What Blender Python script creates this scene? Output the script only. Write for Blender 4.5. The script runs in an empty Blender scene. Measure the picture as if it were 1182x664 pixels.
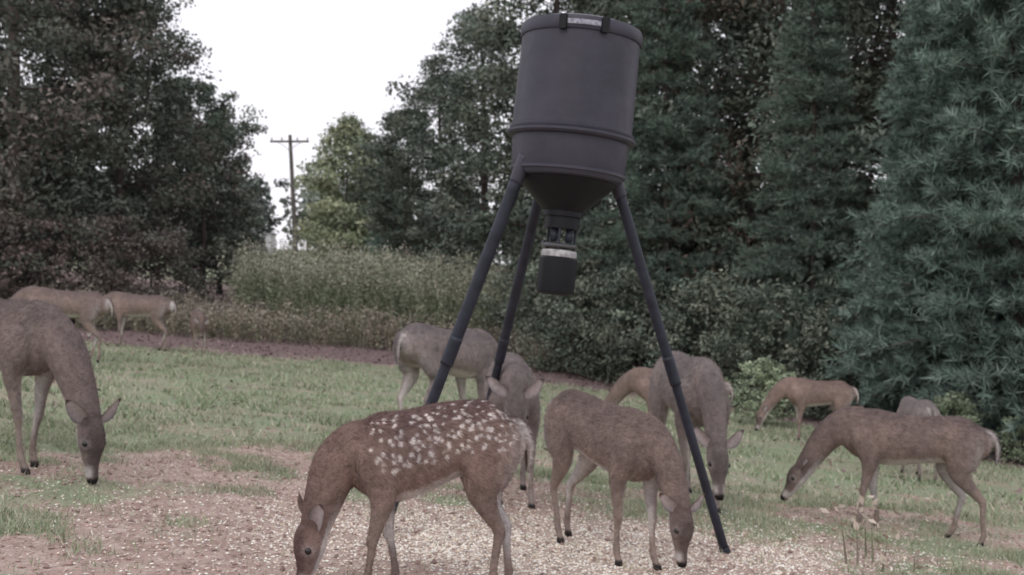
import bpy, math, numpy as np
from mathutils import Vector, kdtree
rng=np.random.default_rng(7)
scn=bpy.context.scene
COL=scn.collection
# ---------------------------------------------------------------- helpers
def sstep(a,b,x):
    t=np.clip((x-a)/(b-a),0,1); return t*t*(3-2*t)
def _h(ix,iy,seed):
    a=(ix.astype(np.int64)*374761393+iy.astype(np.int64)*668265263+seed*69069)&0xFFFFFFFF
    a=((a^(a>>13))*1274126177)&0xFFFFFFFF
    return ((a^(a>>16))&0xFFFF)/65535.0
def vn(x,y,seed=0):
    x=np.asarray(x,float);y=np.asarray(y,float)
    xi=np.floor(x);yi=np.floor(y);fx=x-xi;fy=y-yi
    fx=fx*fx*(3-2*fx);fy=fy*fy*(3-2*fy)
    a=_h(xi,yi,seed);b=_h(xi+1,yi,seed);c=_h(xi,yi+1,seed);d=_h(xi+1,yi+1,seed)
    return (a*(1-fx)+b*fx)*(1-fy)+(c*(1-fx)+d*fx)*fy
def fbm(x,y,seed=0,o=4):
    s=0;a=.5;t=0
    for i in range(o):
        s=s+a*vn(x*2**i,y*2**i,seed+i*17);t+=a;a*=.5
    return s/t
def gz(x,y):
    x=np.asarray(x,float);y=np.asarray(y,float)
    yc=np.clip(y,-40,160)
    return -3.0*np.tanh(x/30.0)-.028*yc+.063*(np.sqrt((yc-20)**2+9)+(yc-20))/2-.009
def gzb(x,y):
    return gz(x,y)+(fbm(x*1.3,y*1.3,3,3)-.5)*.05+(fbm(x*7,y*7,5,2)-.5)*.022
BX=[-14,-6.5,-2,1.6,3.6,5.6,8,12];BY=[17,18.3,20,18.7,16.8,12.6,9.8,7.5]
def bound(x): return np.interp(x,BX,BY)
def m_strip(x,y): return sstep(-.4,.5,y-bound(x)+(fbm(x*1.1,y*1.1,31)-.5)*1.6)
def m_green(x,y):
    d=np.sqrt(((x-0.3)/3.6)**2+((y-5.0)/3.0)**2)
    n=fbm(x*.9,y*.9,11); f=fbm(x*3.2,y*3.2,23,3)
    g=sstep(.52,1.35,d+(n-.5)*1.4+(f-.5)*1.1)
    g=np.maximum(g,.8*sstep(.49,.63,f*.6+n*.4)*sstep(.3,.7,d))
    g=g*(.58+.42*sstep(.35,.6,fbm(x*.7,y*1.6,77)))
    return g*(1-m_strip(x,y))
def m_corn(x,y):
    c=np.exp(-((x-.0)/.9)**2-((y-5.5)/.75)**2)+.6*np.exp(-((x-1.5)/.7)**2-((y-6.0)/.45)**2)
    c+=.28*np.exp(-((x-.3)/1.9)**2-((y-5.6)/1.4)**2)
    return np.clip(c*(.3+1.3*fbm(x*3,y*3,91,3)),0,1)

def make_mesh(name,V,quads=None,tris=None,col=None,mats=(),smooth=True,midx=None):
    me=bpy.data.meshes.new(name)
    V=np.asarray(V,np.float32)
    q=np.zeros((0,4),np.int32) if quads is None else np.asarray(quads,np.int32).reshape(-1,4)
    t=np.zeros((0,3),np.int32) if tris is None else np.asarray(tris,np.int32).reshape(-1,3)
    me.vertices.add(len(V));me.vertices.foreach_set('co',V.ravel())
    loops=np.concatenate([q.ravel(),t.ravel()]).astype(np.int32)
    me.loops.add(len(loops));me.loops.foreach_set('vertex_index',loops)
    st=np.concatenate([np.arange(len(q))*4,len(q)*4+np.arange(len(t))*3]).astype(np.int32)
    tot=np.concatenate([np.full(len(q),4),np.full(len(t),3)]).astype(np.int32)
    me.polygons.add(len(st));me.polygons.foreach_set('loop_start',st)
    try: me.polygons.foreach_set('loop_total',tot)
    except Exception: pass
    for m in mats: me.materials.append(m)
    if midx is not None: me.polygons.foreach_set('material_index',np.asarray(midx,np.int32))
    me.polygons.foreach_set('use_smooth',np.full(len(st),smooth))
    me.update(calc_edges=True)
    if col is not None:
        c=np.ones((len(V),4),np.float32);c[:,:3]=col
        a=me.color_attributes.new('Col','FLOAT_COLOR','POINT');a.data.foreach_set('color',c.ravel())
    return me
def add_obj(name,me,loc=(0,0,0),rot=0,scale=1,parent=None):
    o=bpy.data.objects.new(name,me);COL.objects.link(o);o.location=loc
    o.rotation_euler=(0,0,rot)
    o.scale=(scale,)*3 if not hasattr(scale,'__len__') else scale
    if parent: o.parent=parent
    return o
def catmull(P,n):
    P=np.asarray(P,float);m=len(P)
    E=np.vstack([2*P[0]-P[1],P,2*P[-1]-P[-2]])
    u=np.linspace(0,m-1,n);i=np.minimum(u.astype(int),m-2);t=(u-i)[:,None]
    a,b,c,d=E[i],E[i+1],E[i+2],E[i+3]
    return .5*(2*b+(c-a)*t+(2*a-5*b+4*c-d)*t**2+(3*b-a-3*c+d)*t**3)
def nrm(v): return v/np.maximum(np.linalg.norm(v,axis=-1,keepdims=True),1e-9)
def tube(P,R,side=(0,1,0),n=None,seg=14,egg=0,cap=True):
    P=np.asarray(P,float);R=np.asarray(R,float)
    if R.ndim==1:R=np.stack([R,R],1)
    S=np.asarray(side,float)
    if S.ndim==1:S=np.tile(S,(len(P),1))
    n=n or (len(P)-1)*4+1
    D=catmull(np.hstack([P,S]),n);P2=D[:,:3];S2=D[:,3:6]
    u=np.linspace(0,len(P)-1,n)
    R2=np.stack([np.interp(u,np.arange(len(P)),R[:,0]),np.interp(u,np.arange(len(P)),R[:,1])],1)
    if n>8:
        k=R2.copy();k[1:-1]=.25*R2[:-2]+.5*R2[1:-1]+.25*R2[2:];R2=k
    T=nrm(np.gradient(P2,axis=0));S2=nrm(S2-T*(S2*T).sum(1,keepdims=True));N=np.cross(T,S2)
    th=np.arange(seg)/seg*2*np.pi
    sn=np.sin(th)[None,:,None];cs=np.cos(th)[None,:,None]
    V=P2[:,None]+N[:,None]*sn*R2[:,0][:,None,None]+S2[:,None]*cs*R2[:,1][:,None,None]*(1-egg*sn)
    V=V.reshape(-1,3)
    i=np.arange(n-1)[:,None]*seg;j=np.arange(seg)[None];j2=(j+1)%seg
    q=np.stack([i+j,i+j2,i+seg+j2,i+seg+j],-1).reshape(-1,4)
    tt=np.repeat(np.linspace(0,1,n),seg);sv=np.tile(np.sin(th),n);cv=np.tile(np.cos(th),n)
    tr=np.zeros((0,3),int)
    if cap:
        b=len(V);V=np.vstack([V,P2[0],P2[-1]]);tt=np.r_[tt,0,1];sv=np.r_[sv,0,0];cv=np.r_[cv,0,0]
        jj=np.arange(seg);k2=(jj+1)%seg
        tr=np.vstack([np.stack([np.full(seg,b),k2,jj],1),np.stack([np.full(seg,b+1),(n-1)*seg+jj,(n-1)*seg+k2],1)])
    return V,q,tr,tt,sv,cv
class Acc:
    def __init__(s): s.V=[];s.q=[];s.t=[];s.c=[];s.n=0;s.mq=[];s.mt=[]
    def add(s,V,q=None,t=None,c=(.5,.5,.5),m=0):
        V=np.asarray(V,float);s.V.append(V)
        c=np.asarray(c,float)
        if c.ndim==1:c=np.tile(c,(len(V),1))
        s.c.append(c)
        if q is not None and len(q): s.q.append(np.asarray(q)+s.n);s.mq.append(np.full(len(q),m))
        if t is not None and len(t): s.t.append(np.asarray(t)+s.n);s.mt.append(np.full(len(t),m))
        s.n+=len(V)
    def mesh(s,name,mats,smooth=True):
        q=np.vstack(s.q) if s.q else None;t=np.vstack(s.t) if s.t else None
        mi=np.concatenate(s.mq+s.mt) if (s.mq or s.mt) else None
        return make_mesh(name,np.vstack(s.V),q,t,np.vstack(s.c),mats,smooth,mi)
# ---------------------------------------------------------------- materials
def new_mat(name):
    m=bpy.data.materials.new(name);m.use_nodes=True
    nt=m.node_tree;b=nt.nodes['Principled BSDF'];return m,nt,b
def N(nt,t,**k):
    n=nt.nodes.new(t)
    for a,v in k.items(): setattr(n,a,v)
    return n
def mixc(nt,f,a,b,mode='MIX'):
    n=N(nt,'ShaderNodeMix',data_type='RGBA',blend_type=mode)
    for i,v in ((0,f),(6,a),(7,b)):
        if isinstance(v,bpy.types.NodeSocket): nt.links.new(v,n.inputs[i])
        elif isinstance(v,(int,float)): n.inputs[i].default_value=v
        else: n.inputs[i].default_value=(*v,1)
    return n.outputs[2]
def noise(nt,scale,detail=4,rough=.6,vec=None):
    n=N(nt,'ShaderNodeTexNoise');n.inputs['Scale'].default_value=scale;n.inputs['Detail'].default_value=detail
    n.inputs['Roughness'].default_value=rough
    if vec is None:
        tc=N(nt,'ShaderNodeTexCoord');vec=tc.outputs['Object']
    nt.links.new(vec,n.inputs['Vector']);return n.outputs['Fac']
def ramp(nt,f,a,b,ca=(0,0,0),cb=(1,1,1)):
    r=N(nt,'ShaderNodeValToRGB');r.color_ramp.elements[0].position=a;r.color_ramp.elements[1].position=b
    r.color_ramp.elements[0].color=(*ca,1);r.color_ramp.elements[1].color=(*cb,1)
    nt.links.new(f,r.inputs[0]);return r.outputs[0]
def attr(nt,name='Col'):
    a=N(nt,'ShaderNodeAttribute');a.attribute_name=name;return a
def bump(nt,b,h,s=.3,d=.01):
    n=N(nt,'ShaderNodeBump');n.inputs['Strength'].default_value=s;n.inputs['Distance'].default_value=d
    nt.links.new(h,n.inputs['Height']);nt.links.new(n.outputs[0],b.inputs['Normal'])
def simple(name,c,rough=.6,spec=.3,metal=0,var=.15,vscale=6,bs=.15):
    m,nt,b=new_mat(name)
    f=noise(nt,vscale);c=np.array(c)
    nt.links.new(ramp(nt,f,.3,.7,tuple(c*(1-var)),tuple(np.minimum(c*(1+var),1))),b.inputs['Base Color'])
    b.inputs['Roughness'].default_value=rough;b.inputs['Specular IOR Level'].default_value=spec;b.inputs['Metallic'].default_value=metal
    bump(nt,b,noise(nt,vscale*6),bs,.003);return m
def foliage_mat(name):
    m=bpy.data.materials.new(name);m.use_nodes=True;nt=m.node_tree
    nt.nodes.remove(nt.nodes['Principled BSDF']);b=N(nt,'ShaderNodeBsdfDiffuse')
    a=attr(nt);oi=N(nt,'ShaderNodeObjectInfo')
    mr=N(nt,'ShaderNodeMapRange');mr.inputs['To Min'].default_value=.82;mr.inputs['To Max'].default_value=1.25
    nt.links.new(oi.outputs['Random'],mr.inputs['Value'])
    vm=N(nt,'ShaderNodeVectorMath',operation='SCALE');nt.links.new(a.outputs['Color'],vm.inputs[0]);nt.links.new(mr.outputs[0],vm.inputs['Scale'])
    nt.links.new(vm.outputs[0],b.inputs['Color'])
    nt.links.new(b.outputs[0],nt.nodes['Material Output'].inputs[0]);return m
M_leaf=foliage_mat('leaf');M_needle=foliage_mat('needle');M_grass=foliage_mat('grass_blade')
M_bark=simple('bark',(.085,.07,.065),.9,.1,vscale=9,var=.35,bs=.6)
def attr_mat(name):
    m=bpy.data.materials.new(name);m.use_nodes=True;nt=m.node_tree
    nt.nodes.remove(nt.nodes['Principled BSDF']);b=N(nt,'ShaderNodeBsdfDiffuse');a=attr(nt)
    nt.links.new(a.outputs['Color'],b.inputs['Color']);nt.links.new(b.outputs[0],nt.nodes['Material Output'].inputs[0]);return m
M_litter=attr_mat('litter')
M_fur,nt,b=new_mat('fur');a=attr(nt)
c=mixc(nt,1.0,a.outputs['Color'],ramp(nt,noise(nt,4.5,4,.6),.3,.7,(.74,.75,.78),(1.2,1.17,1.13)),'MULTIPLY')
c=mixc(nt,1.0,c,ramp(nt,noise(nt,24,4,.7),.3,.7,(.76,.76,.76),(1.2,1.2,1.2)),'MULTIPLY')
nt.links.new(c,b.inputs['Base Color']);b.inputs['Roughness'].default_value=.95;b.inputs['Specular IOR Level'].default_value=.08
bump(nt,b,noise(nt,38,4,.7),.75,.010)
M_eye=simple('eye',(.01,.008,.008),.12,.6,var=0)
# ---------------------------------------------------------------- ground
def axis(core0,core1,step,far0,far1,g=1.12):
    c=list(np.arange(core0,core1+1e-6,step));s=step;v=core1
    while v<far1: s*=g;v+=s;c.append(v)
    s=step;v=core0;p=[]
    while v>far0: s*=g;v-=s;p.append(v)
    return np.array(p[::-1]+c)
X=axis(-4.6,5.2,.04,-500,500,1.07);Y=axis(3.6,9.5,.04,-80,900,1.045)
gx,gy=np.meshgrid(X,Y)
zz=gzb(gx,gy)
V=np.stack([gx,gy,zz],-1).reshape(-1,3)
nx,ny=len(X),len(Y)
i=np.arange(ny-1)[:,None]*nx;j=np.arange(nx-1)[None]
q=np.stack([i+j,i+j+1,i+nx+j+1,i+nx+j],-1).reshape(-1,4)
fx,fy=V[:,0],V[:,1]
far=sstep(32,50,fy)
colg=np.stack([np.maximum(m_green(fx,fy),far),m_corn(fx,fy),m_strip(fx,fy)*(1-far)],1)
Mg,nt,b=new_mat('field_ground')
a=attr(nt);sp=N(nt,'ShaderNodeSeparateColor');nt.links.new(a.outputs['Color'],sp.inputs[0])
n1=noise(nt,1.7,4,.7);n2=noise(nt,14,5,.7);n3=noise(nt,60,3,.7)
dirt=ramp(nt,n1,.3,.7,(.31,.215,.185),(.43,.325,.285))
dirt=mixc(nt,ramp(nt,n2,.48,.66),dirt,(.50,.41,.36))
dirt=mixc(nt,ramp(nt,n3,.56,.66),dirt,(.21,.145,.125))
dirt=mixc(nt,ramp(nt,sp.outputs[1],.15,1.0,(0,0,0),(.55,.55,.55)),dirt,(.56,.48,.41))
grs=ramp(nt,n2,.3,.7,(.165,.20,.125),(.29,.325,.215))
grs=mixc(nt,ramp(nt,n1,.50,.70),grs,(.33,.28,.225))
lit=ramp(nt,n2,.3,.7,(.13,.095,.095),(.25,.185,.18))
ad=N(nt,'ShaderNodeMath',operation='MULTIPLY_ADD');nt.links.new(n2,ad.inputs[0]);ad.inputs[1].default_value=.9
sb=N(nt,'ShaderNodeMath',operation='SUBTRACT');nt.links.new(sp.outputs[0],sb.inputs[0]);sb.inputs[1].default_value=.45
nt.links.new(sb.outputs[0],ad.inputs[2])
c=mixc(nt,ramp(nt,ad.outputs[0],.3,.7),dirt,grs)
c=mixc(nt,sp.outputs[2],c,lit)
nt.links.new(c,b.inputs['Base Color']);b.inputs['Roughness'].default_value=.95;b.inputs['Specular IOR Level'].default_value=.1
bump(nt,b,n2,.6,.02)
add_obj('ground',make_mesh('ground',V,q,None,colg,[Mg]))
def scatter(n,x0,x1,y0,y1,dens,wedge=.52):
    out=[];tot=0
    while tot<n:
        u=rng.random(n*2);y=np.sqrt(y0*y0+u*(y1*y1-y0*y0)) ; x=rng.uniform(-1,1,n*2)*y*wedge
        k=(x>x0)&(x<x1)&(rng.random(n*2)<dens(x,y));out.append(np.stack([x[k],y[k]],1));tot+=k.sum()
        if k.sum()==0:break
    return np.vstack(out)[:n]
def blades(P,h,w,cols,lean=.5):
    n=len(P);ang=rng.uniform(0,2*np.pi,n);d=np.stack([np.cos(ang),np.sin(ang),0*ang],1)
    la=rng.uniform(0,2*np.pi,n);L=np.stack([np.cos(la),np.sin(la),0*la],1)*(rng.random(n)*lean*h)[:,None]
    b0=np.stack([P[:,0],P[:,1],gzb(P[:,0],P[:,1])-.004],1)
    V=np.empty((n,3,3));V[:,0]=b0-d*w[:,None]/2;V[:,1]=b0+d*w[:,None]/2
    V[:,2]=b0+L;V[:,2,2]+=h
    return V.reshape(-1,3),np.arange(n*3).reshape(-1,3),np.repeat(cols,3,0)
def pick(pal,n,var=.18):
    pal=np.array(pal);c=pal[rng.integers(0,len(pal),n)];return c*rng.uniform(1-var,1+var,(n,1))
A=Acc()
def grass_set(n,y0,y1,hs,ws):
    P=scatter(n,-14,14,y0,y1,lambda x,y:m_green(x,y)*(.12+1.25*sstep(.38,.66,fbm(x*3.2,y*3.2,55,3))))
    hh=rng.uniform(*hs,len(P))*(.6+.8*fbm(P[:,0]*2,P[:,1]*2,66,2));ww=rng.uniform(*ws,len(P))
    cc=pick([(.23,.285,.175),(.28,.33,.215),(.34,.38,.27),(.19,.24,.145),(.42,.39,.31),(.38,.37,.29)],len(P))
    tone=.8+.4*fbm(P[:,0]*.8,P[:,1]*.8,101,3)
    v,t,c=blades(P,hh,ww,cc*tone[:,None],1.2);A.add(v,None,t,c)
grass_set(44000,3.8,8.5,(.02,.055),(.004,.008))
grass_set(44000,8,20.5,(.03,.07),(.010,.024))
P=scatter(8000,-14,14,3.8,9,lambda x,y:np.ones_like(x)*.5)
v,t,c=blades(P,rng.uniform(.02,.06,len(P)),rng.uniform(.003,.006,len(P)),pick([(.27,.3,.19),(.42,.36,.28),(.5,.43,.35)],len(P)),1.6);A.add(v,None,t,c)
add_obj('grass',A.mesh('grass',[M_grass],False))
def flakes(P,L,W,cols,lift=.006,tilt=.35):
    n=len(P);ang=rng.uniform(0,2*np.pi,n);a=np.stack([np.cos(ang),np.sin(ang),rng.normal(0,tilt,n)],1)
    b2=np.stack([-np.sin(ang),np.cos(ang),rng.normal(0,tilt,n)],1)
    c=np.stack([P[:,0],P[:,1],gzb(P[:,0],P[:,1])+lift],1)
    V=np.stack([c-a*L[:,None]/2,c+b2*W[:,None]/2,c+a*L[:,None]/2,c-b2*W[:,None]/2],1)
    return V.reshape(-1,3),np.arange(n*4).reshape(-1,4),np.repeat(cols,4,0)
A=Acc()
P=scatter(20000,-14,14,3.8,9.5,lambda x,y:.35+.65*(1-m_green(x,y)))
v,q,c=flakes(P,rng.uniform(.012,.05,len(P)),rng.uniform(.003,.010,len(P)),pick([(.55,.47,.42),(.36,.27,.24),(.6,.54,.49),(.26,.19,.17),(.46,.37,.33)],len(P)));A.add(v,q,None,c)
P=scatter(12000,-14,14,9,27,lambda x,y:.08+m_strip(x,y))
v,q,c=flakes(P,rng.uniform(.04,.12,len(P)),rng.uniform(.02,.05,len(P)),pick([(.24,.17,.165),(.17,.12,.12),(.33,.25,.23),(.2,.14,.14)],len(P)),.012);A.add(v,q,None,c)
add_obj('leaf_litter',A.mesh('leaf_litter',[M_litter],False))
def pebbles(P,r,cols,flat=.55):
    n=len(P);base=np.array([[1,0,0],[-1,0,0],[0,1,0],[0,-1,0],[0,0,1],[0,0,-1]],float)
    s=rng.uniform(.6,1.3,(n,6,1));V=base[None]*s*r[:,None,None]
    ang=rng.uniform(0,2*np.pi,n);ca,sa=np.cos(ang)[:,None],np.sin(ang)[:,None]
    x=V[...,0]*ca-V[...,1]*sa;y=V[...,0]*sa+V[...,1]*ca;V[...,0]=x;V[...,1]=y;V[...,2]*=flat
    V[...,0]+=P[:,0:1];V[...,1]+=P[:,1:2];V[...,2]+=(gzb(P[:,0],P[:,1])+r*.3)[:,None]
    T=np.array([[0,2,4],[2,1,4],[1,3,4],[3,0,4],[2,0,5],[1,2,5],[3,1,5],[0,3,5]])
    t=(T[None]+np.arange(n)[:,None,None]*6).reshape(-1,3)
    return V.reshape(-1,3),t,np.repeat(cols,6,0)
A=Acc();P=scatter(15000,-5,5,3.9,9,m_corn)
v,t,c=pebbles(P,rng.uniform(.005,.0100,len(P)),pick([(.86,.80,.70),(.88,.84,.77),(.75,.64,.52)],len(P)));A.add(v,None,t,np.minimum(c,.92))
add_obj('corn_kernels',A.mesh('corn_kernels',[M_litter],False))
A=Acc();P=scatter(4000,-6,6,3.8,9.5,lambda x,y:1.02-m_green(x,y))
v,t,c=pebbles(P,rng.uniform(.005,.016,len(P))*rng.uniform(.6,1.3,len(P)),pick([(.35,.25,.22),(.43,.33,.29),(.28,.20,.18)],len(P)),.7);A.add(v,None,t,c)
add_obj('dirt_clods',A.mesh('dirt_clods',[M_litter],False))
# ---------------------------------------------------------------- foliage generators
def leaves(C,size,cols,upb=.6,out=None,asp=.5):
    n=len(C);nn=rng.normal(0,1,(n,3));nn[:,2]+=upb
    if out is not None: nn+=out*.8
    nn=nrm(nn);a=nrm(np.cross(nn,rng.normal(0,1,(n,3))));b2=np.cross(nn,a)
    s=size[:,None]
    V=np.stack([C-a*s*.5,C+b2*s*asp*.5-a*s*.05,C+a*s*.5-nn*s*.12,C-b2*s*asp*.5-a*s*.05],1)
    return V.reshape(-1,3),np.arange(n*4).reshape(-1,4),np.repeat(cols,4,0)
def broadleaf(name,h,r,seed,pal,nleaf=26000,ncl=210,lsz=(.10,.17),base=.08,clr=(.35,.7),wood=1.0):
    global rng
    old=rng;rng=np.random.default_rng(seed);A=Acc()
    k=7;tp=np.stack([np.cumsum(rng.normal(0,.03*h/k,k)),np.cumsum(rng.normal(0,.03*h/k,k)),np.linspace(-.1,.93*h,k)],1)
    tp[:2,:2]=0
    v,q,t,*_=tube(tp,np.linspace(.018*h,.004*h,k)*wood,(0,1,0),seg=8);A.add(v,q,t,m=1)
    cen=[];nl=26
    def prof(u): return r*(np.sin(np.pi*np.clip(u*.86+.14,0,1))**.65)
    for i in range(nl):
        u=base+(1-base)*(i+rng.random())/nl;zz=u*h*.93
        p0=np.array([np.interp(zz,tp[:,2],tp[:,0]),np.interp(zz,tp[:,2],tp[:,1]),zz])
        an=i*2.4+rng.normal(0,.4);ln=prof(u)*rng.uniform(.65,1.15)
        d=np.array([math.cos(an),math.sin(an),rng.uniform(.1,.55)])
        p1=p0+d*ln*.5+np.array([0,0,-.02*ln]);p2=p0+d*ln+np.array([0,0,-.12*ln])
        pp=[p0,p1,p2];w=.0055*h*(1.1-u)*wood
        v,q,t,*_=tube(pp,[w,w*.6,w*.2],(0,0,1) if abs(d[2])<.9 else (1,0,0),seg=5);A.add(v,q,t,m=1)
        for s in range(3):
            f=rng.uniform(.3,.8);q0=p0+(p2-p0)*f;dd=d+rng.normal(0,.6,3);q1=q0+dd*ln*.35
            v,q,t,*_=tube([q0,(q0+q1)/2+rng.normal(0,.03,3),q1],[w*.4,w*.3,w*.12],(0,0,1),seg=4);A.add(v,q,t,m=1)
            cen.append(q1)
        for f in (.55,.8,1.0): cen.append(p0+(p2-p0)*f+rng.normal(0,.12*r,3))
    cen=np.array(cen);ex=max(ncl-len(cen),0)
    u=rng.uniform(base,1,ex);an=rng.uniform(0,2*np.pi,ex);rr=np.array([prof(x) for x in u])*rng.uniform(.55,1.05,ex)
    cen=np.vstack([cen,np.stack([rr*np.cos(an),rr*np.sin(an),u*h],1)])
    cen[:,2]=np.maximum(cen[:,2],.2)
    ccol=np.array(pal)[rng.integers(0,len(pal),len(cen))]*rng.uniform(.65,1.35,(len(cen),1))
    cr=rng.uniform(*clr,len(cen))*r/2.6
    idx=rng.integers(0,len(cen),nleaf);o=nrm(rng.normal(0,1,(nleaf,3)))*(rng.random(nleaf)**.45)[:,None]
    C=cen[idx]+o*cr[idx][:,None]*np.array([1.15,1.15,.7])
    C[:,2]=np.maximum(C[:,2],.03)
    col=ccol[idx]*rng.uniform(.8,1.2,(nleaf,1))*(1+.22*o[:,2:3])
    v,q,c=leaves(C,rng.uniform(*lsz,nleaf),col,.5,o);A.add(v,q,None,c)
    rng=old
    return A.mesh(name,[M_leaf,M_bark],False)
def pine(name,h,r,seed,pal,tuft=16,dz=(.24,.36)):
    global rng
    old=rng;rng=np.random.default_rng(seed);A=Acc()
    v,q,t,*_=tube([(0,0,-.1),(.03,0,h*.3),(0,.04,h*.7),(0,0,h)],[.010*h,.008*h,.005*h,.002*h],seg=8);A.add(v,q,t,m=1)
    tc=[];td=[];z=.3
    while z<h*.98:
        u=z/h;L0=r*(1-u)**.7*(.75+.25*min(1,u*6));nb=rng.integers(6,9);a0=rng.uniform(0,6.28)
        for b_ in range(nb):
            an=a0+b_*6.283/nb+rng.normal(0,.2);L=L0*rng.uniform(.55,1.2)+.15;d=np.array([math.cos(an),math.sin(an),0])
            rise=rng.uniform(-.18,.12);p0=np.array([0,0,z]);p1=p0+d*L*.55+np.array([0,0,(rise+.1)*L*.5]);p2=p0+d*L+np.array([0,0,rise*L])
            v,q,t,*_=tube([p0,p1,p2],[.012+.003*L,.010,.004],(0,0,1),seg=5);A.add(v,q,t,m=1)
            side=np.array([-d[1],d[0],0]);m=int(4+L*7)
            for s in range(m):
                f=rng.uniform(.08,1);pb=p0+(p1-p0)*min(f/.55,1) if f<.55 else p1+(p2-p1)*(f-.55)/.45
                sg=rng.choice([-1,1]);l2=(1-f)*.45*L+.18
                dd=nrm(d*.8+side*sg*rng.uniform(.3,1)+np.array([0,0,rng.normal(.12,.22)]))
                for w in np.arange(.10,l2+.12,.14): tc.append(pb+dd*w+rng.normal(0,.03,3));td.append(dd)
            tc.append(p2);td.append(d)
        z+=rng.uniform(*dz)
    tc=np.array(tc);td=np.array(td);n=len(tc)
    cc=np.array(pal)[rng.integers(0,len(pal),n)]*rng.uniform(.7,1.3,(n,1))
    idx=np.repeat(np.arange(n),tuft);m=len(idx)
    d=nrm(td[idx]*.7+rng.normal(0,.6,(m,3))+np.array([0,0,.25]));L=rng.uniform(.10,.19,m)
    b0=tc[idx]-td[idx]*rng.uniform(0,.1,(m,1));s=nrm(np.cross(d,rng.normal(0,1,(m,3))))*rng.uniform(.007,.012,(m,1))
    V=np.stack([b0-s,b0+s,b0+d*L[:,None]],1).reshape(-1,3)
    A.add(V,None,np.arange(m*3).reshape(-1,3),np.repeat(cc[idx]*rng.uniform(.8,1.2,(m,1)),3,0))
    rng=old
    return A.mesh(name,[M_needle,M_bark],False)
G1=[(.125,.15,.12),(.155,.18,.14),(.105,.13,.105),(.165,.175,.14)]  # tree leaf palettes lightened and muted, putting haze into the colour
G2=[(.12,.145,.125),(.14,.17,.14),(.165,.19,.155)]
GB=[(.125,.14,.12),(.145,.145,.125),(.14,.15,.125),(.165,.145,.13),(.12,.135,.115),(.14,.16,.13)]
GR=[(.14,.15,.12),(.20,.15,.125),(.17,.15,.125),(.15,.165,.13)]
GY=[(.24,.26,.17),(.21,.24,.16),(.27,.28,.19),(.18,.21,.15)]
BR=[(.16,.135,.125),(.15,.14,.12),(.13,.14,.115),(.175,.14,.13)]
TA=broadleaf('broadleaf_a',11,2.9,1,GB,25000,240,(.11,.17));TB=broadleaf('broadleaf_b',11,2.6,2,G1,24000,230,(.11,.17))
TC=broadleaf('broadleaf_c',10.5,2.7,3,G2,24000,230,(.11,.17));TD=broadleaf('broadleaf_d',8,1.9,4,G2,15000,150,(.12,.18))
TR=broadleaf('broadleaf_turning',10.5,2.5,14,GR,20000,200,(.12,.18))
TY=broadleaf('broadleaf_yellow',8.2,2.3,5,GY,16000,300,(.18,.26),clr=(.5,.85),wood=.6);TS=broadleaf('small_tree',5,1.4,6,GB,12000,110,(.09,.14))
S1=broadleaf('shrub_dark',1.9,1.15,7,G1,6500,70,(.06,.10),.02);S2=broadleaf('shrub_brown',2.6,1.4,8,BR,8000,80,(.08,.12),.02)
S3=broadleaf('shrub_pale',1.0,.45,9,[(.28,.33,.22),(.33,.38,.27),(.22,.27,.18)],3500,40,(.04,.07),.02)
P1=pine('pine_a',9,1.9,10,[(.165,.225,.195),(.21,.27,.235),(.14,.19,.165)],17)
P2=pine('pine_b',10,2.1,11,[(.13,.17,.14),(.15,.19,.16),(.11,.15,.125)],10,(.34,.5))
def plant(name,me,x,y,s=1,rot=None,sz=None):
    rot=rng.uniform(0,6.28) if rot is None else rot
    return add_obj(name,me,(x,y,float(gz(x,y))-.05),rot,(s,s,s*(sz or 1)))
for (x,y,me,s) in [(-10.6,23.5,TA,1.05),(-10.4,29,TB,.9),(-12.6,26,TA,1.0),(-13.8,33,TC,1.1),(-8.75,31,TS,1.0),(-9.7,33,TD,.9),(-9.4,26.5,TA,.72),(-9.6,36,TS,1.25)]: plant('broadleaf_tree',me,x,y,s)
for (x,y,s) in [(-10.2,21.5,1.0),(-9.0,22.6,.85),(-8.0,24.5,.8),(-11.3,20.6,1.1)]: plant('autumn_shrub',S2,x,y,s)
plant('yellow_green_tree',TY,-9.0,60,1.05);plant('yellow_green_tree',TY,-7.2,63,.85);plant('yellow_green_tree',TY,-10.4,64,.6)
for (x,y,me,s) in [(-4.0,42,TD,1.0),(-.95,36,TC,.98),(-2.6,39,TB,.82),(1.1,27.5,TB,1.0),(3.7,24,TC,1.0),(5.3,22,TR,1.0),(6.9,20,TC,.95),(8.6,20.5,TB,1.0),(9.6,17.5,TC,.9),
   (2.9,33,TC,1.1),(6.8,31,TB,1.0),(4.9,28,TA,1.0),(7.8,26,TA,1.05)]: plant('broadleaf_tree',me,x,y,s)
plant('pine_tree',P1,6.5,14.2,1.05);plant('pine_tree',P1,7.6,17.0,1.1);plant('pine_tree',P1,5.9,15.3,.72);plant('pine_tree',P2,3.0,21.5,.9);plant('pine_tree',P2,5.1,18.6,.75);plant('pine_tree',P1,-5.3,48,.75)
for (x,y,s) in [(1.2,21.5,1.0),(2.4,20.6,1.1),(3.5,19.3,1.1),(4.4,18.3,1.0),(5.2,16.8,1.0),(6.0,15.6,.9),(0.5,23.5,1.1),(7.4,13.6,.9),(3.0,21.8,1.4),(5.0,20,1.5),(6.6,17.6,1.4),(1.7,23.5,1.5)]: plant('undergrowth_shrub',S1,x,y,s)
plant('pale_shrub',S3,3.45,15.0,.95);plant('pale_shrub',S3,6.0,12.9,.62);plant('pale_shrub',S3,6.3,12.3,.9);plant('pale_shrub',S3,5.3,13.2,.8)
A=Acc()
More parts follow.
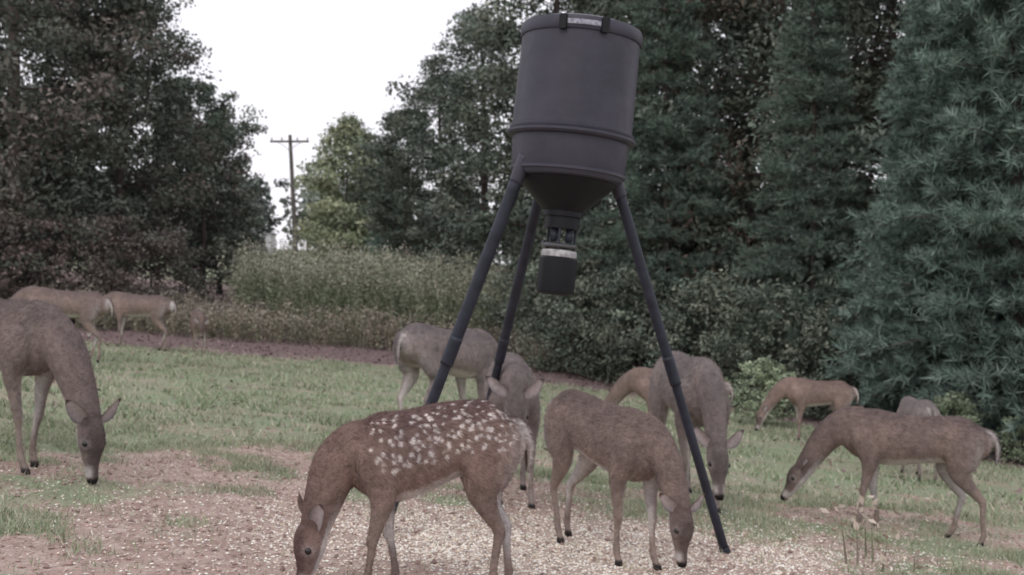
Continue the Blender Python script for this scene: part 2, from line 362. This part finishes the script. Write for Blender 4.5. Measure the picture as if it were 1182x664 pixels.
for i in range(60):
    x=rng.uniform(-75,30);y=rng.uniform(118,150);h=rng.uniform(7,10.5);r=rng.uniform(2,3.5);g=float(gz(x,y))
    n=420;o=nrm(rng.normal(0,1,(n,3)))*(rng.random(n)**.4)[:,None]
    C=np.array([x,y,g+h*.5])+o*np.array([r,r,h*.52]);cb=np.array([(.2,.225,.21),(.215,.24,.21),(.185,.21,.195)][i%3])*rng.uniform(.8,1.2)
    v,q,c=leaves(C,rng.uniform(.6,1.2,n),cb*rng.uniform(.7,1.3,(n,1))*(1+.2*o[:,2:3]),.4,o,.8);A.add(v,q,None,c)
    v,q,t,*_=tube([(x,y,g-.2),(x,y,g+h*.4),(x,y,g+h*.8)],[.2,.15,.05],seg=6);A.add(v,q,t,m=1)
add_obj('distant_trees',A.mesh('distant_trees',[M_leaf,M_bark],False))
def weeds(name,n,region,hr,pal,top,lsz):
    A=Acc();P=np.array(region(n));n=len(P)
    z0=gz(P[:,0],P[:,1]);H=rng.uniform(*hr,n)*(.6+.8*fbm(P[:,0]*.8,P[:,1]*.8,44,2))
    ln=rng.normal(0,.12,(n,2));cc=pick(pal,n,.25)
    b0=np.stack([P[:,0],P[:,1],z0-.02],1);tp=b0+np.stack([ln[:,0]*H,ln[:,1]*H,H],1)
    V=np.stack([b0-[.008,0,0],b0+[.008,0,0],tp],1).reshape(-1,3);A.add(V,None,np.arange(n*3).reshape(-1,3),np.repeat(cc*.8,3,0))
    k=22;idx=np.repeat(np.arange(n),k);f=rng.uniform(.1,1,len(idx))
    C=b0[idx]+(tp[idx]-b0[idx])*f[:,None]+rng.normal(0,.06,(len(idx),3))
    v,q,c=leaves(C,rng.uniform(*lsz,len(idx)),cc[idx]*rng.uniform(.75,1.25,(len(idx),1)),.3,None,.3);A.add(v,q,None,c)
    k=13;idx=np.repeat(np.arange(n),k);C=tp[idx]+rng.normal(0,1,(len(idx),3))*[.06,.06,.10]
    v,q,c=leaves(C,rng.uniform(.03,.07,len(idx)),pick(top,len(idx),.25),.3,None,.6);A.add(v,q,None,c)
    add_obj(name,A.mesh(name,[M_leaf],False))
def rg(n):
    y=rng.uniform(23.6,30,n);x=rng.uniform(-7.2,.9,n);k=(x>-.258*y+.2)&(x<.6);return np.stack([x[k],y[k]],1)
weeds('tall_weeds',2500,rg,(1.1,1.75),[(.20,.24,.16),(.24,.265,.18),(.28,.29,.21)],[(.42,.42,.33),(.5,.47,.4),(.34,.36,.27)],(.07,.14))
def rg2(n):
    y=rng.uniform(20.5,25,n);x=rng.uniform(-13,1.2,n);k=(y>bound(x)+2.2+fbm(x,y,8)*1.6);return np.stack([x[k],y[k]],1)
weeds('dry_weeds',2800,rg2,(.25,.65),[(.28,.26,.19),(.25,.26,.18),(.32,.28,.22),(.22,.21,.17)],[(.36,.32,.27),(.4,.36,.3)],(.05,.11))
def rg3(n):
    c=np.array([(1.95,6.0),(5.3,13.4)]);i=rng.integers(0,2,n);return c[i]+rng.normal(0,.10,(n,2))
weeds('weed_clump',14,rg3,(.12,.28),[(.26,.22,.18),(.22,.21,.15)],[(.35,.3,.25)],(.015,.03))
# ---------------------------------------------------------------- utility poles
M_pole=simple('weathered_wood',(.10,.09,.085),.9,.1,vscale=3,var=.25);M_ins=simple('insulator',(.35,.35,.36),.4,.5);M_steel=simple('galvanized',(.3,.3,.31),.5,.4,metal=.4)
def box(cx,cy,cz,sx,sy,sz):
    s=np.array([[x,y,z] for x in(-1,1) for y in(-1,1) for z in(-1,1)],float)*.5*np.array([sx,sy,sz])+np.array([cx,cy,cz])
    return s,[[0,1,3,2],[4,6,7,5],[0,4,5,1],[2,3,7,6],[0,2,6,4],[1,5,7,3]]
def pole(x,y,h,arm,lean):
    e=bpy.data.objects.new('utility_pole',None);COL.objects.link(e);e.location=(x,y,float(gz(x,y)))
    A=Acc();v,q,t,*_=tube([(0,0,-.3),(-lean*.5,0,h*.5),(-lean,0,h)],[.21,.18,.14],seg=12);A.add(v,q,t);add_obj('post',A.mesh('post',[M_pole]),parent=e)
    A=Acc();v,q=box(-lean,-.18,h-.55,arm,.12,.16);A.add(v,q);add_obj('crossarm',A.mesh('crossarm',[M_pole],False),parent=e)
    A=Acc()
    for f in(-.46,-.2,.2,.46):
        v,q,t,*_=tube([(-lean+f*arm,-.16,h-.48),(-lean+f*arm,-.16,h-.36),(-lean+f*arm,-.16,h-.2)],[.03,.08,.05],seg=8);A.add(v,q,t)
    add_obj('insulators',A.mesh('insulators',[M_ins]),parent=e)
    A=Acc()
    for s in(-1,1):
        v,q,t,*_=tube([(-lean,-.15,h-1.3),(-lean+s*arm*.15,-.16,h-.9),(-lean+s*arm*.3,-.17,h-.62)],[.03,.03,.03],(0,1,0),seg=6);A.add(v,q,t)
    add_obj('braces',A.mesh('braces',[M_steel]),parent=e)
pole(-17.3,88,10.0,3.1,.5);pole(-33.5,145,8.5,2.2,.1)
e=bpy.data.objects.new('shed',None);COL.objects.link(e);e.location=(-24.6,108,float(gz(-24.6,108)))
M_wall=simple('shed_wall',(.5,.5,.52),.8);M_roof=simple('shed_roof',(.25,.25,.27),.6);M_dark=simple('dark_opening',(.03,.03,.035),.6)
v,q=box(0,0,.9,2.2,2.4,1.9);A=Acc();A.add(v,q);add_obj('walls',A.mesh('walls',[M_wall],False),parent=e)
A=Acc();A.add([[-1.3,-1.4,1.85],[1.3,-1.4,1.85],[1.3,1.4,1.85],[-1.3,1.4,1.85],[0,-1.4,2.7],[0,1.4,2.7]],[[0,4,5,3],[4,1,2,5],[0,3,2,1]],[[0,1,4],[3,5,2]]);add_obj('roof',A.mesh('roof',[M_roof],False),parent=e)
v,q=box(.2,-1.22,.8,.8,.05,1.5);A=Acc();A.add(v,q);add_obj('door',A.mesh('door',[M_dark],False),parent=e)
# ---------------------------------------------------------------- feeder
M_pl,nt,b=new_mat('barrel_plastic')
n=noise(nt,3,5);nt.links.new(ramp(nt,n,.3,.75,(.030,.028,.042),(.055,.051,.073)),b.inputs['Base Color'])
b.inputs['Roughness'].default_value=.5;b.inputs['Specular IOR Level'].default_value=.4;bump(nt,b,noise(nt,5,3),.35,.02)
M_leg=simple('leg_steel',(.026,.028,.042),.5,.35,metal=.1,vscale=12,var=.35);M_blk=simple('black_housing',(.009,.009,.012),.5,.25)
M_gal=simple('spinner_metal',(.12,.12,.13),.4,.4,metal=.5);M_lab=simple('label',(.30,.29,.35),.5,vscale=60,var=.6)
M_clear=simple('pale_collar',(.42,.41,.42),.4,.4,vscale=30,var=.45)
O=np.array([.08,5.45,float(gz(.08,5.45))])
fe=bpy.data.objects.new('deer_feeder',None);COL.objects.link(fe);fe.location=O
az=nrm(np.array([.105,.012,1.]));ax=nrm(np.array([1,0,0])-az*az[0]);ay=np.cross(az,ax)
def F(v): v=np.asarray(v,float);return v[...,0:1]*ax+v[...,1:2]*ay+v[...,2:3]*az
def lathe(prof,seg=64):
    th=np.arange(seg)/seg*2*np.pi;n=len(prof);P=np.array(prof)
    V=np.stack([P[:,0:1]*np.cos(th),P[:,0:1]*np.sin(th),np.repeat(P[:,1:2],seg,1)],-1).reshape(-1,3)
    i=np.arange(n-1)[:,None]*seg;j=np.arange(seg)[None];j2=(j+1)%seg
    return V,np.stack([i+j,i+j2,i+seg+j2,i+seg+j],-1).reshape(-1,4)
def lpart(name,prof,mat):
    v,q=lathe(prof);A=Acc();A.add(F(v),q);o=add_obj(name,A.mesh(name,[mat]),parent=fe)
    md=o.modifiers.new('e','EDGE_SPLIT');md.split_angle=math.radians(32);return o
lpart('barrel',[(0.001,1.842),(.25,1.842),(.272,1.85),(.281,1.87),(.292,2.045),(.292,2.07),(.300,2.075),(.294,2.53),(.294,2.565),(.001,2.565)],M_pl)
lpart('barrel_band',[(.29,2.035),(.312,2.04),(.322,2.05),(.322,2.062),(.308,2.066),(.311,2.072),(.311,2.084),(.298,2.09)],M_pl)
lpart('lower_ring',[(.281,1.868),(.289,1.872),(.289,1.884),(.282,1.888)],M_pl)
lpart('lid',[(.29,2.535),(.300,2.535),(.304,2.545),(.304,2.585),(.298,2.598),(.25,2.615),(.001,2.63)],M_pl)
lpart('funnel',[(.25,1.84),(.235,1.82),(.115,1.70),(.10,1.685),(.10,1.66),(.001,1.66)],M_blk)
lpart('funnel_collar',[(.001,1.663),(.088,1.663),(.088,1.60),(.06,1.595),(.001,1.595)],M_blk)
lpart('spinner_plate',[(.001,1.505),(.085,1.505),(.09,1.512),(.09,1.52),(.06,1.53),(.001,1.535)],M_gal)
lpart('pale_ring',[(.001,1.458),(.088,1.459),(.090,1.465),(.086,1.492),(.03,1.5),(.001,1.5)],M_clear)
lpart('battery_housing',[(.001,1.27),(.075,1.271),(.092,1.28),(.095,1.295),(.095,1.45),(.088,1.458),(.001,1.458)],M_blk)
A=Acc()
for k in range(3):
    an=k*2.09+.4;c_,s_=math.cos(an)*.078,math.sin(an)*.078
    v,q,t,*_=tube(F([(c_,s_,1.62),(c_,s_,1.55),(c_,s_,1.42)]),[.007]*3,seg=8);A.add(v,q,t)
for k in range(2):
    v,q=box((-.035,.04)[k],-.03,1.565,.035,.05,.06);A.add(F(v),q)
add_obj('motor_bracket',A.mesh('motor_bracket',[M_leg]),parent=fe)
th=np.radians(np.linspace(-106,-76,14));A=Acc();V=[]
for z in(2.552,2.576): V+= [(.3075*math.cos(a_),.3075*math.sin(a_),z) for a_ in th]
i=np.arange(13);A.add(F(np.array(V)),np.stack([i,i+1,i+15,i+14],1));add_obj('label',A.mesh('label',[M_lab]),parent=fe)
A=Acc()
for an in(-110,-72,20,160):
    a_=math.radians(an);c0=np.array([math.cos(a_),math.sin(a_),0]);v,q=box(0,0,0,.02,.035,.07)
    R=np.array([[c0[0],-c0[1],0],[c0[1],c0[0],0],[0,0,1]]);A.add(F(v@R.T+c0*.308+[0,0,2.56]),q)
add_obj('lid_latches',A.mesh('lid_latches',[M_blk],False),parent=fe)
feet=[(1.15,5.89),(-.66,5.55),(-.29,7.05)];ang=[22,212,114]
for k,((x,y),an) in enumerate(zip(feet,ang)):
    a_=math.radians(an);cdir=np.array([math.cos(a_),math.sin(a_),0])
    top=F(cdir*.262+[0,0,1.90]);foot=np.array([x,y,float(gz(x,y))-.02])-O
    d=nrm(foot-top);L=np.linalg.norm(foot-top);g_=1.12 if k==1 else 1
    A=Acc();v,q,t,*_=tube([top,top+d*L*.3,top+d*L*.5],[.028*g_]*3,seg=16);A.add(v,q,t)
    v,q,t,*_=tube([top+d*L*.47,top+d*L*.75,foot],[.0245*g_]*3,seg=16);A.add(v,q,t)
    v,q,t,*_=tube([top+d*L*.46,top+d*L*.5,top+d*L*.535],[.030*g_]*3,seg=16);A.add(v,q,t)
    v,q,t,*_=tube([foot-d*.05,foot-d*.02,foot+d*.01],[.028,.029,.029],seg=16);A.add(v,q,t)
    add_obj('leg_%d'%(k+1),A.mesh('leg',[M_leg]),parent=fe)
    A=Acc();v,q,t,*_=tube([top-d*.03,top+d*.05,top+d*.11],[.034,.035,.033],seg=16);A.add(v,q,t)
    add_obj('leg_socket_%d'%(k+1),A.mesh('leg_socket',[M_pl]),parent=fe)
# ---------------------------------------------------------------- deer
def lerp(a,b,w): return np.asarray(a)*(1-w[:,None])+np.asarray(b)*w[:,None]
WH=np.array([.68,.64,.62])
def build_deer(x,y,heading,s,poll=(.84,0,.36),mdir=(.3,0,-.95),legs=((0,0),(0,0),(0,0),(0,0)),pal='grey',voxel=.011,lx=1.0,drop=0,spots=False,fur=0,earout=1.0,tail=0,seed=1,name='deer',fat=1.0,rumpw=.5,hs_=1.0,nk=1.0,es=.88):
    r=np.random.default_rng(seed)
    PAL={'grey':((.195,.156,.145),(.135,.108,.104),(.245,.20,.18)),
         'brown':((.222,.170,.152),(.145,.112,.104),(.27,.215,.192)),
         'red':((.235,.175,.152),(.165,.12,.108),(.28,.215,.19)),
         'pale':((.225,.192,.183),(.16,.137,.136),(.265,.225,.205)),
         'fawn':((.212,.148,.13),(.13,.087,.081),(.26,.20,.175))}
    body,back,leg=[np.array(c) for c in PAL[pal]]
    A=Acc()
    T=np.array([(-.575,.80,.035,.03),(-.55,.785,.085,.065),(-.49,.76,.135,.112),(-.40,.745,.172,.142),(-.28,.735,.172,.146),(-.14,.72,.168,.150),(0,.705,.178,.164),(.14,.695,.195,.162),(.27,.70,.205,.144),(.38,.715,.185,.118),(.47,.735,.14,.09),(.53,.75,.08,.05)])
    dz=-drop*np.clip(T[:,0]+.1,0,1)*1.6
    P=np.stack([T[:,0]*lx,0*T[:,0],T[:,1]+dz],1);R=T[:,2:].copy();R[:,1]*=fat
    v,q,t,tt,sv,cv=tube(P,R,(0,1,0),n=45,seg=26,egg=.10)
    xx=v[:,0]/lx
    c=lerp(body,back,sstep(.2,.9,sv));c=lerp(c,body*1.25,sstep(-.1,-.6,sv)*.8)
    c=lerp(c,WH*.9,sstep(-.66,-.88,sv)*sstep(-.5,-.35,xx)*sstep(.34,.12,xx))
    c=lerp(c,WH,sstep(-.54,-.575,xx)*sstep(.6,.1,sv)*rumpw)
    A.add(v,q,t,c)
    dd=-drop*.9
    poll=np.array(poll,float);mdir=nrm(np.array(mdir,float));m2=mdir.copy();m2[2]=0
    if np.linalg.norm(m2)<.05: m2=np.array([poll[0]-.4,poll[1],0])
    m2=nrm(m2);hs=np.array([-m2[1],m2[0],0])
    base=np.array([.36*lx,0,.76+dd]);b2=np.array([.47*lx,poll[1]*.06,.755+dd])
    side0=np.array([0,1.,0]);e1=poll.copy()
    span=e1-b2;p1=b2+span*.33+np.array([.03,0,.035]);p2=b2+span*.68+np.array([.02,0,.02])
    neckP=[base,b2,p1,p2,e1,e1+mdir*.05]
    neckR=np.array([(.15,.095),(.132,.088),(.104*nk,.072*nk),(.084*nk,.061*nk),(.068,.054),(.05,.045)])
    sd=[side0,side0,side0*.7+hs*.3,side0*.3+hs*.7,hs,hs]
    v,q,t,tt,sv,cv=tube(neckP,neckR,sd,n=26,seg=20)
    c=lerp(body,body*.9+back*.1,tt);c=lerp(c,back,sstep(.4,1,sv)*.7);c=lerp(c,WH*.85,sstep(-.35,-.8,sv)*sstep(.5,.78,tt)*.95)
    c=lerp(c,body*1.2,sstep(-.3,-.8,sv)*sstep(.6,.4,tt)*.6)
    A.add(v,q,t,c)
    hn=np.cross(mdir,hs)
    H=np.array([(-.035,.0,.045,.04),(0,.0,.066,.053),(.05,.004,.072,.06),(.10,-.002,.066,.06),(.145,-.012,.05,.045),(.19,-.018,.038,.033),(.235,-.022,.032,.029),(.262,-.023,.030,.028),(.285,-.026,.018,.018)])*hs_
    P=poll+H[:,0:1]*mdir+H[:,1:2]*hn
    v,q,t,tt,sv,cv=tube(P,H[:,2:],hs,n=33,seg=20,egg=.06)
    hx=(v-poll)@mdir/hs_
    face=body*.95+back*.05
    c=lerp(face,back*.75,sstep(.2,.8,sv)*.85);c=lerp(c,WH*.9,sstep(-.25,-.65,sv)*sstep(.24,.20,hx)*.95)
    c=lerp(c,WH*.8,sstep(.195,.212,hx)*sstep(.255,.245,hx)*sstep(.98,.6,sv)*.75)
    c=lerp(c,np.array([.02,.018,.018]),sstep(.25,.262,hx)*sstep(-.6,-.2,sv))
    eyes=[poll+(mdir*.095+hn*.018+hs*sg*.055)*hs_ for sg in(-1,1)]
    for ep in eyes:
        de=np.linalg.norm(v-ep,axis=1);c=lerp(c,WH*.6,sstep(.036,.022,de)*.3)
    A.add(v,q,t,c)
    zt={'f':.62,'h':.70}
    Fp=np.array([(.36,.075,.74,.105,.055),(.345,.10,.64,.10,.06),(.30,.108,.52,.062,.046),(.295,.10,.42,.040,.033),(.305,.094,.315,.027,.025),(.308,.092,.285,.028,.026),(.300,.09,.235,.018,.018),(.298,.088,.15,.0165,.0165),(.300,.087,.09,.021,.020),(.318,.087,.05,.018,.019),(.332,.087,.022,.023,.024),(.338,.087,.0,.026,.026)])
    Hp=np.array([(-.37,.07,.80,.13,.06),(-.36,.10,.69,.145,.068),(-.335,.115,.59,.115,.062),(-.315,.115,.51,.08,.05),(-.365,.108,.425,.050,.036),(-.425,.10,.355,.033,.025),(-.452,.096,.315,.029,.023),(-.443,.093,.26,.021,.019),(-.43,.09,.17,.0185,.018),(-.425,.088,.095,.022,.021),(-.405,.088,.05,.018,.019),(-.392,.088,.022,.023,.024),(-.386,.088,.0,.026,.026)])
    for k,(kind,sg) in enumerate((('f',1),('f',-1),('h',1),('h',-1))):
        L=(Fp if kind=='f' else Hp).copy();sx,sy=legs[k];z0=zt[kind]
        w=np.clip((z0-L[:,2])/z0,0,1)
        px=L[:,0]*lx+sx*w;py=sg*L[:,1]+sy*w
        pz=L[:,2]+(-drop*.55*np.clip(L[:,2]/.6,0,1) if kind=='f' else 0)
        P=np.stack([px,py,pz],1)
        v,q,t,tt,sv,cv=tube(P,L[:,3:],(0,1,0),n=49,seg=14)
        inner=-sg*cv;z=v[:,2]
        c=lerp(body,leg,sstep(.6,.3,z));c=lerp(c,WH*.85,sstep(.0,.8,inner)*sstep(.62,.5,z)*sstep(.12,.25,z)*.9)
        if kind=='h': c=lerp(c,WH*.8,sstep(-.2,-.8,sv)*sstep(.45,.6,z)*.3)
        c=lerp(c,np.array([.03,.027,.027]),sstep(.045,.03,z))
        A.add(v,q,t,c)
    tb=np.array([-.56*lx,0,.84])
    tp=[tb+[.05,0,-.02],tb+[-.02,0,-.03],tb+[-.06-tail*.05,0,-.10],tb+[-.065-tail*.1,0,-.18+tail*.08],tb+[-.055-tail*.14,0,-.25+tail*.16]]
    v,q,t,tt,sv,cv=tube(tp,[(.03,.035),(.028,.036),(.022,.034),(.018,.028),(.008,.012)],(0,1,0),n=17,seg=12)
    c=lerp(back*.9,WH,sstep(.75,.98,np.abs(cv))*.8)
    A.add(v,q,t,c)
    me=A.mesh('tmp',[],True)
    o=bpy.data.objects.new('tmp',me);COL.objects.link(o)
    md=o.modifiers.new('r','REMESH');md.mode='VOXEL';md.voxel_size=voxel
    md=o.modifiers.new('s','SMOOTH');md.factor=.5;md.iterations=3
    dg=bpy.context.evaluated_depsgraph_get();ev=o.evaluated_get(dg);m=ev.to_mesh()
    nv=len(m.vertices);V=np.empty(nv*3,np.float32);m.vertices.foreach_get('co',V);V=V.reshape(-1,3).astype(float)
    Nn=np.empty(nv*3,np.float32);m.vertices.foreach_get('normal',Nn);Nn=Nn.reshape(-1,3).astype(float)
    nf=len(m.polygons);nl=len(m.loops);lv=np.empty(nl,np.int32);m.loops.foreach_get('vertex_index',lv)
    lt=np.empty(nf,np.int32);m.polygons.foreach_get('loop_total',lt)
    ls=np.empty(nf,np.int32);m.polygons.foreach_get('loop_start',ls)
    k4=ls[lt==4];k3=ls[lt==3];quads=lv[k4[:,None]+np.arange(4)];tris=lv[k3[:,None]+np.arange(3)] if len(k3) else None
    ev.to_mesh_clear();bpy.data.objects.remove(o);bpy.data.meshes.remove(me)
    SV=np.vstack(A.V);SC=np.vstack(A.c);kd=kdtree.KDTree(len(SV))
    for i_,p_ in enumerate(SV):kd.insert(p_,i_)
    kd.balance();C=np.empty((nv,3))
    for i_ in range(nv):
        rs=kd.find_n(V[i_],4);w=np.array([1/(d_+.004)**2 for _,_,d_ in rs]);C[i_]=(SC[[k_ for _,k_,_ in rs]]*w[:,None]).sum(0)/w.sum()
    if spots:
        sp_=[]
        for row,sz in((.90,1),(.78,1),(.64,1),(.48,1),(.32,1),(.14,1),(-.04,1),(-.22,.9)):
            for xs in np.arange(-.53,.38,.041):
                if r.random()<.82: sp_.append((xs*lx+r.normal(0,.011),row+r.normal(0,.05)))
        zc=lambda x_:np.interp(x_/lx,T[:,0],T[:,1]+dz);hh=lambda x_:np.interp(x_/lx,T[:,0],T[:,2])
        su=np.clip((V[:,2]-zc(V[:,0]))/np.maximum(hh(V[:,0]),.02),-1,1)
        arc=np.arcsin(su)*.17
        onb=(np.abs(V[:,0])<.56*lx)&(V[:,2]>.52)
        for (xs,rw) in sp_:
            for sgn in(-1,1):
                ar=math.asin(min(max(rw,-.98),.98))*.17;rad=r.uniform(.0065,.0115)
                k_=onb&(np.abs(V[:,0]-xs)<.03)&(V[:,1]*sgn>0)
                d_=np.hypot(V[k_,0]-xs,(arc[k_]-ar));w=sstep(rad*1.3,rad*.5,d_)*r.uniform(.6,.95)
                C[k_]=lerp(C[k_],np.array([.72,.66,.63]),w)
    B=Acc();B.add(V,quads,tris,C)
    if fur:
        ii=r.integers(0,nv,fur);p0=V[ii]+r.normal(0,voxel*.4,(fur,3));n0=Nn[ii]
        keep=V[ii][:,2]>.06;p0=p0[keep];n0=n0[keep];ii=ii[keep];k=len(ii)
        fl=np.tile(np.array([-.75,0,-.5]),(k,1));low=V[ii][:,2]<.5;fl[low]=[-.1,0,-1]
        nearh=(V[ii][:,0]>.5*lx)
        nd=nrm(b2-poll);fl[nearh]=nd*.8+np.array([0,0,-.2])
        fl=fl-n0*(fl*n0).sum(1,keepdims=True);fl=nrm(fl+r.normal(0,.15,(k,3)))
        d=nrm(fl+n0*.30);Ln=r.uniform(.010,.024,k);Ln[low]*=.6;Ln[nearh]*=.6
        sdv=nrm(np.cross(d,n0))*r.uniform(.0012,.0024,(k,1));p0=p0-n0*.001
        VV=np.stack([p0-sdv,p0+sdv,p0+d*Ln[:,None]],1).reshape(-1,3)
        cc=C[ii]*r.uniform(.68,1.36,(k,1));B.add(VV,None,np.arange(k*3).reshape(-1,3),np.repeat(cc,3,0))
    for sg in(-1,1):
        eb=poll+(hs*sg*.045+hn*.022-mdir*.005)*hs_
        ed=nrm(hs*sg*(.75*earout+.1*r.random())+hn*(.15+.25*r.random())-mdir*(.5+.25*r.random()));face_n=nrm(hn*.75+mdir*.35+hs*sg*(.15+.4*r.random()));face_n=nrm(face_n-ed*(face_n@ed));ew=np.cross(ed,face_n)
        nu,nvv=12,9;vs=[];cs=[]
        for layer in(0,1):
            for a_ in range(nu):
                u=a_/(nu-1);w=.038*(math.sin(math.pi*min(1,(u*.93+.07))**.8)**.75)+.003
                for b_ in range(nvv):
                    s_=(b_/(nvv-1)*2-1);cup=.022*(s_*s_)*math.sin(math.pi*min(1,u+.15))
                    p_=eb+(ed*u*.165+ew*s_*w+face_n*(cup-.012-(.005 if layer else 0)*(1-s_*s_)*min(1,4*(1-u))))*hs_*es
                    vs.append(p_)
                    if layer==0: cc_=np.array([.42,.37,.37])*(1-.6*abs(s_)**3) if u<.90 else back*.7
                    else: cc_=body*.85
                    cs.append(cc_)
        qs=[]
        for layer in(0,1):
            for a_ in range(nu-1):
                for b_ in range(nvv-1):
                    i0=layer*nu*nvv+a_*nvv+b_;qs.append([i0,i0+1,i0+nvv+1,i0+nvv])
        B.add(np.array(vs),qs,None,np.array(cs))
        th=np.linspace(0,math.pi,8);ph=np.arange(10)/10*2*math.pi
        sv_=np.array([[math.sin(a_)*math.cos(b_),math.sin(a_)*math.sin(b_),math.cos(a_)] for a_ in th for b_ in ph])*.0165*hs_
        qe=[[a_*10+b_,a_*10+(b_+1)%10,(a_+1)*10+(b_+1)%10,(a_+1)*10+b_] for a_ in range(7) for b_ in range(10)]
        B.add(sv_+poll+(mdir*.095+hn*.018+hs*sg*.047)*hs_,qe,None,(.01,.01,.01),1)
    h=math.radians(heading);ch,sh=math.cos(h),math.sin(h)
    g0=float(gz(x,y))
    out=[]
    for v in B.V:
        wx=(v[:,0]*ch-v[:,1]*sh)*s;wy=(v[:,0]*sh+v[:,1]*ch)*s
        out.append(np.stack([wx,wy,v[:,2]*s+gz(wx+x,wy+y)-g0-.004],1))
    B.V=out
    add_obj(name,B.mesh(name,[M_fur,M_eye]),(x,y,g0))
# large doe at left edge
build_deer(-3.02,6.42,-32,1.08,poll=(.79,0,.32),mdir=(.16,0,-.98),legs=((-.12,0),(.06,0),(0,0),(.1,0)),pal='grey',voxel=.010,fur=30000,seed=1,nk=1.25,hs_=1.08,es=.95)
# far left pair and small one
build_deer(-5.95,14.6,178,1.03,legs=((0,0),(.1,0),(-.08,0),(.12,0)),pal='brown',voxel=.013,seed=2)
build_deer(-6.1,18.0,172,1.0,legs=((0,0),(.1,0),(-.08,0),(.1,0)),pal='brown',voxel=.014,seed=3,rumpw=1)
build_deer(-5.1,17.9,-70,.8,poll=(.66,0,.66),pal='brown',voxel=.015,seed=13,name='deer')
# centre rear
build_deer(-.56,9.7,55,1.12,legs=((0,0),(0,0),(-.04,0),(.1,0)),pal='pale',voxel=.012,seed=4,fur=14000,fat=1.15,rumpw=.2)
# front-facing
build_deer(.0,6.95,-88,1.0,poll=(.60,.0,.68),mdir=(.30,.02,-.95),legs=((0,.02),(0,.0),(0,0),(0,.0)),pal='pale',voxel=.010,fur=20000,seed=5,hs_=1.12)
# fawn
build_deer(-.33,4.42,194,.88,poll=(.52,.02,.28),mdir=(.30,.08,-.95),legs=((.10,0),(-.08,0),(.04,0),(-.10,0)),pal='fawn',voxel=.0075,lx=.72,drop=.14,spots=True,fur=44000,seed=6,name='fawn',hs_=1.05,fat=.95,nk=1.05,es=1.0)
# centre yearling
build_deer(.47,5.50,-58,.88,poll=(.64,0,.38),mdir=(.14,0,-.98),legs=((.06,0),(-.06,0),(-.16,0),(.02,0)),pal='brown',voxel=.009,lx=.88,drop=.05,fur=34000,seed=7)
# behind right leg
build_deer(1.21,7.5,-86,1.12,poll=(.66,.0,.42),mdir=(.25,0.02,-.96),pal='pale',voxel=.010,fur=20000,seed=8)
# reddish behind
build_deer(1.66,11.0,165,.86,pal='red',voxel=.013,seed=9,rumpw=.2)
# far right
build_deer(3.68,13.2,186,.85,poll=(.80,0,.36),mdir=(.45,0,-.9),legs=((.05,0),(-.05,0),(.08,0),(-.08,0)),pal='red',voxel=.012,seed=10,lx=.92,rumpw=.2)
# right
build_deer(2.56,7.05,166,.88,poll=(.76,.0,.38),mdir=(.60,0,-.80),legs=((.10,0),(-.06,0),(-.10,0),(.10,0)),pal='brown',voxel=.009,fur=30000,seed=11,lx=.93,rumpw=.15)
# pale one behind it
build_deer(3.88,10.5,84,.84,pal='pale',voxel=.013,seed=12,rumpw=.1)
# ---------------------------------------------------------------- world, sun, camera
w=bpy.data.worlds.new('World');scn.world=w;w.use_nodes=True;nt=w.node_tree
bg=nt.nodes['Background'];sky=nt.nodes.new('ShaderNodeTexSky');sky.sky_type='NISHITA';sky.sun_disc=False
el,az_=math.radians(48),math.radians(200)
sky.sun_elevation=el;sky.sun_rotation=az_;sky.air_density=1.5;sky.dust_density=3
c=mixc(nt,.88,sky.outputs[0],(12.0,11.7,12.5));nt.links.new(c,bg.inputs[0]);bg.inputs[1].default_value=.1
sl=bpy.data.lights.new('sun','SUN');sl.energy=.7;sl.angle=math.radians(25);sl.color=(1,.96,.92)
so=bpy.data.objects.new('sun',sl);COL.objects.link(so)
d=Vector((math.sin(az_)*math.cos(el),math.cos(az_)*math.cos(el),math.sin(el)))
so.rotation_euler=d.to_track_quat('Z','Y').to_euler()
cd=bpy.data.cameras.new('camera');cd.sensor_width=36;cd.lens=36*1267/1182;cd.clip_end=3000;cd.clip_start=.05
cd.dof.use_dof=True;cd.dof.focus_distance=3.1;cd.dof.aperture_fstop=5.0
co=bpy.data.objects.new('camera',cd);COL.objects.link(co);co.location=(0,0,1.14);co.rotation_euler=(math.radians(90),0,0)
scn.camera=co
scn.view_settings.view_transform='Standard';scn.view_settings.look='None';scn.view_settings.exposure=0
